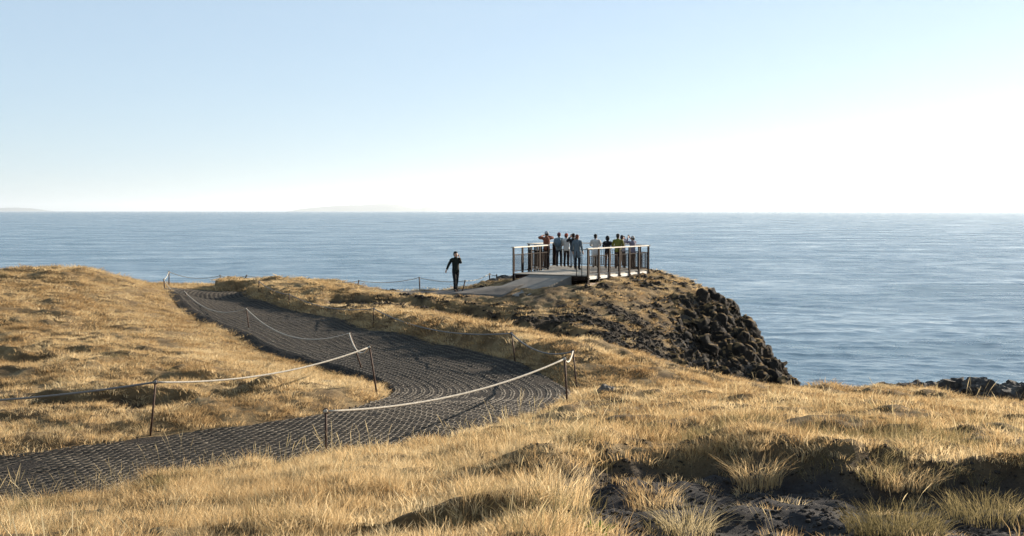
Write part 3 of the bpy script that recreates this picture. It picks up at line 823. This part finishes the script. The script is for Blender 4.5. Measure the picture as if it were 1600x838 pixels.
stake('L5', 'low stake near the top of the path on its left edge', (288, 454), (292, 485), 50.5)
stake('L6', 'stake at the top left corner of the path before the skyline', (256, 436), (258, 463), 58)
stake('L7', 'tallest stake on the skyline at the top left corner of the path', (264, 424), (264, 441), 63)
stake('L8', 'upright stake on the skyline behind the far end of the path', (344, 430), (344, 447), 64)
stake('L9', 'leaning stake on the skyline at the far right end of the path', (386, 430), (382, 446), 63.5)
stake('L10', 'leaning stake on the seaward edge, first to the right of the path end', (449, 432), (446, 448), 63)
stake('L11', 'upright thin stake on the seaward edge, second to the right of the path end', (483, 434), (483, 449), 63)
stake('L12', 'leaning thin stake on the grassy skyline midway between path end and walker', (561, 438), (558, 451), 61.5)
stake('L13', 'thin stake on the skyline just left of the walking person', (655, 433), (656, 452), 59.5)
stake('R0', 'short rusty stake standing in tall grass on the near side of the path', (509, 639), (509, 740), 17.0)
stake('R1', 'rusty stake at the outer path bend, in front of its twin', (882, 558), (886, 632))
stake('R2', 'rusty stake at the outer path bend, behind its twin', (895, 547), (901, 608))
stake('R3', 'tilted rusty stake on the grass bank beside the outer path bend', (799, 519), (805, 568))
stake('R4', 'stake on the right grass bank halfway up the path', (584, 481), (583, 514))
stake('R5', 'short stake on the right grass bank in the upper part of the path', (452, 459), (452, 480))
stake('R6', 'stake at the top right corner of the path, in front of the skyline', (405, 439), (404, 461))
stake('W0', 'leaning stake right beside the walking person', (727, 438), (722, 456), 56.5)
stake('W1', 'thin stake on the dark rocks left of the viewing platform', (765, 427), (765, 442), 61)
stake('W2', 'short stake closest to the viewing platform on the dark rocks', (776, 429), (776, 443), 61.5)

def rope(name, label, keys, sags, r, m):
    """One rope strung through the eyelets; sag in metres for each span."""
    pts = []
    for i in range(len(keys) - 1):
        a, b_ = TOPS[keys[i]] - Vector((0, .02, .03)), TOPS[keys[i + 1]] - Vector((0, .02, .03))
        n = 22
        for k in range(n + (1 if i == len(keys) - 2 else 0)):
            t = k / n
            pts.append(a.lerp(b_, t) - Vector((0, 0, 4 * sags[i] * t * (1 - t))))
    mb = MB().tube(pts, r, 8)
    for k in keys:   # the knot at each stake
        c = TOPS[k] - Vector((0, .02, .03)); mb.tube([c - Vector((r * 1.6, 0, .012)), c, c + Vector((r * 1.6, 0, .012))], [r * 1.1, r * 1.6, r * 1.1], 8)
    return mb.build(name, m, None, True, label=label, category='rope')
rope('barrier_rope', 'dark grey rope crossing the grass at the left frame edge', ['L0', 'L1'], [.06], .016, M_ROPEGREY)
rope('barrier_rope', 'long white rope along the left side of the path, sagging between tilted stakes', ['L1', 'L2', 'L3', 'L4', 'L5', 'L6', 'L7', 'L8'], [.18, .25, .46, .40, .25, .08, .22], .0145, M_ROPE)
rope('barrier_rope', 'thin rope strung along the seaward skyline behind the walking person', ['L8', 'L9', 'L10', 'L11', 'L12', 'L13', 'W0', 'W1', 'W2'], [.12, .1, .12, .15, .15, .1, .1, .05], .015, M_ROPE)
rope('barrier_rope', 'bright white rope crossing in front of the path bend', ['R0', 'R1', 'R2'], [.19, .12], .0155, M_ROPE)
rope('barrier_rope', 'dull grey rope along the right grass bank of the path', ['R2', 'R3', 'R4', 'R5', 'R6'], [.22, .3, .25, .12], .016, M_ROPEGREY)

# ------------------------------------------------------------------ viewing platform
M_CORTEN = simple('brown_painted_steel', (.022, .011, .007), .85, 0, .4, 6, .003, spec=.15)
M_RAIL = simple('pale_weathered_handrail', (.50, .45, .38), .45, 0, .25, 5, .002)
M_DECK = simple('grey_deck_boards', (.30, .27, .225), .8, 0, .35, 4, .004)
M_EDGE = simple('galvanised_edge_beam', (.55, .54, .52), .45, .3, .35, 5, .002)
M_BEAM = simple('rust_stained_beam', (.42, .34, .26), .6, 0, .55, 3, .003, col2=(.16, .07, .035))
M_CONC = simple('grey_concrete', (.17, .155, .135), .85, 0, .3, 2.5, .004)
DZ = EYE - 2.82
V3 = lambda x, y, z=DZ: Vector((x, y, z))
Q1 = V3(.12, 58.0); P1 = V3(3.28, 56.0); P2 = V3(6.46, 61.1); P3 = V3(5.3, 65.2); Q4 = V3(2.2, 66.6); Q3 = V3(.9, 64.6); Q2 = V3(1.78, 61.8)
plat = empty('viewing_platform', (3.0, 60.5, DZ), label='railed viewing platform with brown posts and pale handrails on the headland', category='platform')
off = Vector(plat.location)
def PB(): return MB()
def fin(mb, name, m, parent=plat, sm=False):
    mb.v = [tuple(Vector(p) - off) for p in mb.v]
    return mb.build(name, m, parent, sm)
# boards across the deck
poly = [Q1, P1, P2, P3, Q4, Q3, Q2]
ax = (P2 - P1).normalized(); ay = Vector((-ax.y, ax.x, 0))
deck = PB(); pol2 = [(p.x, p.y) for p in poly]
L2 = [((p - P1).dot(ax), (p - P1).dot(ay)) for p in poly]
def spans(u):
    xs = []
    for i in range(len(L2)):
        (a, b_), (c_, d_) = L2[i], L2[(i + 1) % len(L2)]
        if (a <= u) != (c_ <= u): xs.append(b_ + (u - a) / (c_ - a) * (d_ - b_))
    return sorted(xs)
u = min(a for a, _ in L2) + .08; umax = max(a for a, _ in L2)
while u < umax:
    s = spans(u)
    for k in range(0, len(s) - 1, 2):
        deck.beam(P1 + ax * u + ay * s[k] - Vector((0, 0, .02)), P1 + ax * u + ay * s[k + 1] - Vector((0, 0, .02)), .135, .04)
    u += .142
fin(deck, 'deck', M_DECK)
fin(PB().beam(P1 + V3(.06, -.04, -.17) , P2 + V3(.06, -.04, -.17), .09, .16), 'edge_beam', M_EDGE) if False else None
def side(a, b_, n, panel=True, edge=True, name_rail='handrail', hgt=1.17):
    """A run of railing from a to b: posts, handrail, baluster panels and the beams under the deck edge."""
    d = (b_ - a); Ln = d.length; d.normalize(); nrm = Vector((d.y, -d.x, 0))
    for i in range(n + 1):
        p = a + d * (Ln * i / n)
        q = PB().beam(p + nrm * .055 + Vector((0, 0, -.36 if edge else -1.1)), p + nrm * .055 + Vector((0, 0, hgt - .03)), .13, .055, up=nrm, bev=.006)
        q.beam(p + nrm * .10 + Vector((0, 0, -.13)), p + nrm * .14 + Vector((0, 0, -.13)), .05, .05)
        fin(q, 'post', M_CORTEN)
    fin(PB().beam(a - d * .09 + Vector((0, 0, hgt)) + nrm * .05, b_ + d * .09 + Vector((0, 0, hgt)) + nrm * .05, .14, .055, bev=.008), name_rail, M_RAIL)
    for i in range(n):
        p = a + d * (Ln * i / n + .09); q = a + d * (Ln * (i + 1) / n - .09)
        if panel:
            mb = PB()
            o2 = nrm * .03
            for z in (.09, .84): mb.beam(p + o2 + Vector((0, 0, z)), q + o2 + Vector((0, 0, z)), .03, .03)
            w = (q - p).length; k = max(2, int(w / .11))
            for j in range(k + 1):
                s = p.lerp(q, j / k) + o2
                mb.tube([s + Vector((0, 0, .1)), s + Vector((0, 0,   .83))], .011, 5, False)
            fin(mb, 'baluster_panel', M_CORTEN)
        if edge:
            mb = PB().beam(p - d * .06 + nrm * .02 + Vector((0, 0, -.115)), q + d * .06 + nrm * .02 + Vector((0, 0, -.115)), .045, .14)
            fin(mb, 'edge_beam', M_EDGE)
    if edge:
        fin(PB().beam(a - d * .1 + nrm * .12 + Vector((0, 0, -.40)), b_ + d * .05 + nrm * .12 + Vector((0, 0, -.40)), .16, .11), 'ground_beam', M_BEAM)
side(P1, P2, 6)
side(Q2, Q1, 4, edge=True)
side(Q3, Q2, 3, edge=False)
side(Q4, Q3, 3, edge=False)
side(P3, Q4, 3, edge=False)
side(P2, P3, 4, edge=False)
# entrance post pair and the front edge of the deck
fin(PB().beam(Q1.lerp(P1, .02) + V3(0, 0, -.14), P1.lerp(Q1, .02) + V3(0, 0, -.14), .06, .2), 'front_beam', M_DECK) if False else None
fr = (P1 - Q1).normalized()
fin(PB().beam(Q1 + Vector((0, 0, -.13)) + fr * .05, P1 + Vector((0, 0, -.13)) - fr * .05, .05, .18), 'front_beam', M_CORTEN)
for k in (.86, .93):
    p = Q1.lerp(P1, k)
    fin(PB().beam(p + Vector((0, 0, -.2)), p + Vector((0, 0, 1.05)), .03, .03), 'gate_bar', M_CORTEN)
# ramp down to the path
rp = empty('access_ramp', (1.0, 55.5, DZ - .3), label='sloping grey concrete ramp leading up to the platform entrance', category='ramp')
off = Vector(rp.location)
dn = Vector((-.62, -.785, 0)).normalized()
a0 = Q1.lerp(P1, .22) + Vector((0, 0, -.05)); a1 = Q1.lerp(P1, .80) + Vector((0, 0, -.05))
a0 = a0 + dn * .05; a1 = a1 + dn * .05
b0 = a0 + dn * 3.0; b1 = a1 + dn * 3.4
b0.z = EYE - float(drop(np.array([b0.x]), np.array([b0.y]))[0]) - .03; b1.z = EYE - float(drop(np.array([b1.x]), np.array([b1.y]))[0]) - .03
mb = PB()
low = lambda p, z: Vector((p.x, p.y, z))
zb = min(b0.z, b1.z) - .5
mb.add([a0, a1, b1, b0, low(a0, zb), low(a1, zb), low(b1, zb), low(b0, zb)], [(0, 1, 2, 3), (7, 6, 5, 4), (1, 0, 4, 5), (2, 1, 5, 6), (3, 2, 6, 7), (0, 3, 7, 4)])
fin(mb, 'ramp_slab', M_CONC, rp)


# ------------------------------------------------------------------ people
def skin(name, joints, bones, m, parent, sub=1, root=0, **props):
    """One continuous skinned surface over a skeleton: joints = [(x, y, z, radius across, radius deep)]."""
    me = bpy.data.meshes.new(name); me.from_pydata([j[:3] for j in joints], bones, [])
    o = bpy.data.objects.new(name, me); COL.objects.link(o)
    o.modifiers.new('skin', 'SKIN').use_smooth_shade = True
    ly = me.skin_vertices[0] if me.skin_vertices else None
    if ly is None:
        bpy.context.view_layer.objects.active = o
        bm = bmesh.new(); bm.from_mesh(me); bm.verts.layers.skin.verify(); bm.to_mesh(me); bm.free(); ly = me.skin_vertices[0]
    for i, j in enumerate(joints):
        ly.data[i].radius = (j[3], j[4] if len(j) > 4 else j[3]); ly.data[i].use_root = (i == root)
    sb = o.modifiers.new('sub', 'SUBSURF'); sb.levels = sub; sb.render_levels = sub
    dg = bpy.context.evaluated_depsgraph_get(); dg.update()
    new = bpy.data.meshes.new_from_object(o.evaluated_get(dg))
    bpy.data.objects.remove(o); bpy.data.meshes.remove(me)
    new.polygons.foreach_set('use_smooth', [True] * len(new.polygons))
    new.materials.clear()
    return link(name, new, m, parent, **props)

def ball(mb, c, r, n=8, m=6, clip=None):
    c = Vector(c); r = r if isinstance(r, (tuple, list)) else (r, r, r)
    vs = []; fs = []
    for i in range(m + 1):
        th = math.pi * i / m
        if clip is not None: th = min(th, clip)
        for k in range(n):
            ph = 2 * math.pi * k / n
            vs.append((c.x + r[0] * math.sin(th) * math.cos(ph), c.y + r[1] * math.sin(th) * math.sin(ph), c.z + r[2] * math.cos(th)))
    for i in range(m):
        for k in range(n): fs.append((i * n + k, i * n + (k + 1) % n, (i + 1) * n + (k + 1) % n, (i + 1) * n + k))
    mb.add(vs, fs)

CLOTH = {}
def cloth(c):
    if c not in CLOTH: CLOTH[c] = simple('cloth_%d' % len(CLOTH), tuple(q * .8 for q in c), .85, 0, .22, 9, .004, spec=.2)
    return CLOTH[c]
M_SKIN = simple('skin', (.50, .30, .21), .55, 0, .12, 12)
M_EYE = simple('eye', (.03, .025, .02), .3)
def person(label, loc, facing, h, arms, top, legs, hair, shoes=(.025, .022, .02), coat=False, hat=None, pack=None, step=0.0, turn=0.0, lean=0.0, hood=None, shade=None, group=None):
    """arms = ((elbow, wrist), (elbow, wrist)) for the person's left (-x... the person looks along +y, so left is -x) and right."""
    k = h / 1.75
    S = lambda x, y, z: (x * k, (y + lean * max(0, z - .95)) * k, z * k)
    o = empty('person', loc, facing, label=label, category='person')
    if group: o['group'] = group
    J = []; B = []
    def j(x, y, z, r, r2=None): J.append((*S(x, y, z), r * k, (r2 or r) * k)); return len(J) - 1
    ct, st = math.cos(turn), math.sin(turn)
    T = lambda x, y: (x * ct - y * st, x * st + y * ct)
    pel = j(0, 0, .96, .11, .082); sp = j(0, 0, 1.12, .10, .075); ch = j(0, 0, 1.32, .105, .075); nk = j(0, .0, 1.485, .056, .055)
    hb = j(*T(0, .02), 1.565, .060, .072); hc = j(*T(0, .02), 1.64, .078, .094); ht = j(*T(0, .01), 1.715, .052, .062)
    B += [(pel, sp), (sp, ch), (ch, nk), (nk, hb), (hb, hc), (hc, ht)]
    nose = j(*T(0, .118), 1.612, .014); B.append((hc, nose))
    for sx in (-1, 1):
        e = j(*T(sx * .088, .012), 1.63, .018, .024); B.append((hc, e))
    feet = []
    for sx in (-1, 1):
        dy = step * sx
        hp = j(sx * .09, 0, .88, .066); kn = j(sx * .10, dy * .55 + .02, .50, .060); an = j(sx * .105, dy - .02, .095, .042); to = j(sx * .125, dy + .15, .035, .036)
        B += [(pel, hp), (hp, kn), (kn, an), (an, to)]; feet.append((hp, kn, an, to))
    hands = []
    for sx, (el, wr) in zip((-1, 1), arms):
        sh = j(sx * .185, 0, 1.425, .056); e = j(*el, .043); w = j(*wr, .029)
        d = (Vector(wr) - Vector(el)).normalized(); side = d.cross(Vector((0, 1, .2))).normalized()
        B += [(ch, sh), (sh, e), (e, w)]
        pc = Vector(wr) + d * .065; pm = j(*pc, .034, .018); B.append((w, pm))
        curl = Vector((0, .5, -.3))
        for f in range(4):
            q0 = pc + d * .035 + side * (.030 - .02 * f); ln = (.036, .042, .039, .030)[f]
            a_ = j(*q0, .009); b_ = j(*(q0 + (d * .9 + curl * .25).normalized() * ln), .008); c_ = j(*(q0 + (d * .9 + curl * .25).normalized() * ln + (d * .5 + curl).normalized() * ln * .8), .007)
            B += [(pm, a_), (a_, b_), (b_, c_)]
        t0 = pc - d * .02 + side * .036; t1 = t0 + (side * .7 + d * .8).normalized() * .045
        a_ = j(*t0, .010); b_ = j(*t1, .008); B += [(pm, a_), (a_, b_)]
        hands.append((sh, e, w, pc))
    skin('body', J, B, M_SKIN, o)
    for sx in (-1, 1):
        eyes = MB(); ball(eyes, S(*T(sx * .032, .098), 1.645), .011 * k, 6, 4)
        eyes.build('eye', M_EYE, o, True)
    lip = MB(); a_ = T(-.024, .104); b_ = T(.024, .104); c_ = T(0, .112)
    lip.tube([S(*a_, 1.575), S(*c_, 1.574), S(*b_, 1.575)], .006 * k, 5); lip.build('mouth', cloth((.32, .13, .10)), o, True)
    # clothes: jacket over torso and arms, trousers over hips and legs, shoes
    def rings(mb, lst, n=14):
        """A closed garment tube through elliptical rings (x, y, z, half width, half depth)."""
        vs = []
        for x, y, z, rx, ry in lst:
            X, Y, Z = S(x, y, z)
            vs += [(X + rx * k * math.cos(2 * math.pi * q / n), Y + ry * k * math.sin(2 * math.pi * q / n), Z) for q in range(n)]
        fs = []
        for r_ in range(len(lst) - 1): fs += [(r_ * n + q, r_ * n + (q + 1) % n, (r_ + 1) * n + (q + 1) % n, (r_ + 1) * n + q) for q in range(n)]
        fs += [tuple(range(n - 1, -1, -1)), tuple((len(lst) - 1) * n + q for q in range(n))]
        mb.add(vs, fs)
    jk = MB()
    hem = [(0, 0, .60, .185, .145), (0, 0, .80, .18, .138)] if coat else [(0, 0, .85, .172, .130)]
    rings(jk, hem + [(0, 0, .96, .168, .126), (0, 0, 1.10, .158, .118), (0, 0, 1.24, .172, .128), (0, -.005, 1.36, .180, .128), (0, -.008, 1.43, .155, .108), (0, -.005, 1.475, .095, .082), (0, 0, 1.525, .070, .070)])
    for (sh, e, w, pc), sx in zip(hands, (-1, 1)):
        vs_, ve_, vw_ = (Vector(J[q][:3]) for q in (sh, e, w))
        in_ = Vector(S(sx * .10, 0, 1.40))
        m1 = vs_.lerp(ve_, .5); m2 = ve_.lerp(vw_, .5)
        q1 = in_.lerp(vs_, .5) + Vector((0, 0, .004)); q2 = vs_.lerp(in_, .12) - Vector((0, 0, .012)); q3 = vs_.lerp(ve_, .16) + (vs_ - in_).normalized() * .008
        jk.tube([Vector(S(sx * .05, 0, 1.385)), in_, q1, q2, q3, m1, ve_.lerp(vs_, .12), ve_.lerp(vw_, .12), m2, vw_.lerp(ve_, .05)], [v * k for v in (.070, .076, .076, .074, .072, .066, .060, .058, .052, .045)], 12)
    jk.build('coat' if coat else 'jacket', cloth(top), o, True)
    tr = MB()
    rings(tr, [(0, 0, .80, .145, .108), (0, 0, .87, .160, .120), (0, 0, .95, .158, .118), (0, 0, 1.02, .148, .110)])
    for (hp, kn, an, to), sx in zip(feet, (-1, 1)):
        vh, vk, va = (Vector(J[q][:3]) for q in (hp, kn, an))
        tr.tube([vh + Vector((0, 0, .05 * k)), vh.lerp(vk, .3), vk, vk.lerp(va, .5), va + Vector((0, 0, .0))], [.088 * k, .086 * k, .068 * k, .062 * k, .058 * k], 10)
    tr.build('trousers', cloth(legs), o, True)
    for hp, kn, an, to in feet:
        a_ = J[an]; t_ = J[to]
        skin('shoe', [(a_[0], a_[1] - .035 * k, .045 * k, .046 * k, .045 * k), (a_[0], a_[1] + .03 * k, .075 * k, .05 * k, .05 * k), (t_[0], t_[1], .04 * k, .046 * k, .038 * k)], [(0, 1), (1, 2)], cloth(shoes), o)
    hx, hy = T(0, -.008)
    c = S(hx, hy, 1.665)
    mb = MB()
    if hood:
        ball(mb, S(*T(0, -.03), 1.64), (.118 * k, .122 * k, .150 * k), 12, 8); mb.build('hood', cloth(hood), o, True)
    elif hat:
        ball(mb, (c[0], c[1], c[2] + .012 * k), (.098 * k, .112 * k, .100 * k), 12, 8, 1.8)
        mb.tube([(c[0] + .094 * k * math.cos(a), c[1] + .108 * k * math.sin(a), c[2] - .004 * k) for a in [2 * math.pi * i / 12 for i in range(13)]], .011 * k, 6, False)
        mb.build('hat', cloth(hat), o, True)
    if hair and not hood:
        mb = MB(); ball(mb, (c[0], c[1] - .012 * k, c[2] + (.012 if not hat else -.03) * k), (.094 * k, .104 * k, .096 * k), 12, 8, 1.95)
        b2 = T(0, -.07); ball(mb, S(*b2, 1.62), (.082 * k, .05 * k, .085 * k), 10, 6)
        mb.build('hair', cloth(hair), o, True)
    if pack:
        p = MB(); y = J[ch][1] - .235 * k
        p.beam((0, y, 1.02 * k), (0, y + .01, 1.44 * k), .30 * k, .17 * k, up=Vector((0, 1, 0)), bev=.05 * k)
        pk = p.build('backpack', cloth(pack), None, True, label=label.split(' wearing')[0].split(' with')[0][:0] + 'backpack worn by the person ' + PACKS.pop(0), category='backpack')
        pk.location = loc; pk.rotation_euler = (0, 0, facing)
    return o
PACKS = ['in the grey blue jacket on the platform']
DOWN = lambda sx: ((sx * .25, -.03, 1.16), (sx * .27, .05, .92))
RAILARM = lambda sx: ((sx * .27, .04, 1.18), (sx * .14, .24, 1.12))
CAM = lambda sx: ((sx * .30, .12, 1.36), (sx * .075, .21, 1.56))
ELB = lambda sx: ((sx * .40, .06, 1.44), (sx * .13, .17, 1.53))
HIGH = lambda sx: ((sx * .26, .16, 1.44), (sx * .08, .28, 1.66))
both = lambda f: (f(-1), f(1))
def stand(px, D, z=None):
    x = (px - 800) / F * D
    return (x, D, DZ + .004 if z is None else z)
wx = (712 - 800) / F * 56.5
wz = max(ground(wx, 56.5) + .07, EYE - drop(np.array([wx]), np.array([56.5]))[0])
person('dark clad person walking alone near the cliff edge, one hand raised to the ear', (wx, 56.5, wz), R(180 + 30), 1.76,
       (((-.24, .04, 1.22), (-.125, .10, 1.50)), ((.31, -.06, 1.19), (.43, -.02, .97))), (.018, .022, .017), (.015, .016, .018), (.02, .015, .012), step=.15)
person('person in patterned orange red jacket and pale hat with both elbows raised', stand(854, 63.6), R(25), 1.80, both(ELB), (.22, .075, .045), (.05, .03, .025), (.05, .03, .02), hat=(.42, .43, .46))
person('person in grey blue jacket beside the rail with a backpack', stand(873.5, 64.6), R(-15), 1.72, both(RAILARM), (.20, .27, .31), (.02, .025, .035), (.04, .025, .02), pack=(.12, .18, .22), hat=(.18, .07, .09))
person('person in white jacket and rust red beanie', stand(885, 64.4), R(-25), 1.68, both(RAILARM), (.70, .68, .64), (.03, .022, .022), (.10, .03, .02), hat=(.38, .07, .03))
person('person in black jacket taking a picture with both arms up', stand(895.5, 63.4), R(20), 1.70, both(CAM), (.018, .02, .024), (.40, .44, .48), (.03, .02, .018))
person('person in long grey blue coat with reddish hair standing at the platform entrance', stand(902, 61.2), R(-30), 1.68, both(DOWN), (.13, .17, .20), (.02, .022, .03), (.17, .045, .02), coat=True)
person('person in long cream white coat and pale trousers with dark hair', stand(930.5, 63.6), R(-8), 1.66, both(RAILARM), (.66, .63, .60), (.50, .48, .45), (.02, .016, .014), coat=True)
person('person in black hooded jacket leaning on the rail', stand(949.5, 62.8), R(-20), 1.58, both(RAILARM), (.016, .016, .02), (.14, .07, .045), (.018, .014, .012), hood=(.016, .016, .02))
person('person in yellow green jacket with dark curly hair', stand(965.5, 62.2), R(-10), 1.70, both(RAILARM), (.19, .19, .035), (.05, .028, .02), (.022, .016, .012))
person('person in pale lavender jacket half hidden beside the yellow green jacket', stand(972, 62.9), R(-25), 1.62, both(CAM), (.40, .38, .44), (.07, .05, .045), (.03, .025, .03))
person('person in grey purple sweater and pale cap holding a phone high', stand(988.5, 62.0), R(35), 1.60, both(HIGH), (.22, .19, .24), (.06, .032, .022), (.05, .04, .03), hat=(.50, .48, .46))
def held(loc, facing, h, p):
    k = h / 1.75; c, s_ = math.cos(facing), math.sin(facing)
    return (loc[0] + k * (p[0] * c - p[1] * s_), loc[1] + k * (p[0] * s_ + p[1] * c), loc[2] + k * p[2])
for lab, px, D, fc, h, p in (('black phone held high by the person in the grey purple sweater', 988.5, 62.0, R(35), 1.60, (0, .345, 1.735)),
                             ('black camera phone raised by the person in the black jacket', 895.5, 63.4, R(20), 1.70, (0, .27, 1.63)),
                             ('dark phone held by the person in the pale lavender jacket', 972, 62.9, R(-25), 1.62, (0, .27, 1.63))):
    q = held(stand(px, D), fc, h, p)
    mb = MB().beam((0, 0, -.075), (0, 0, .075), .078, .012, up=Vector((0, 1, 0)), bev=.004)
    o = mb.build('phone', cloth((.02, .02, .022)), None, False, label=lab, category='phone'); o.location = q; o.rotation_euler = (R(-10), R(6), fc)
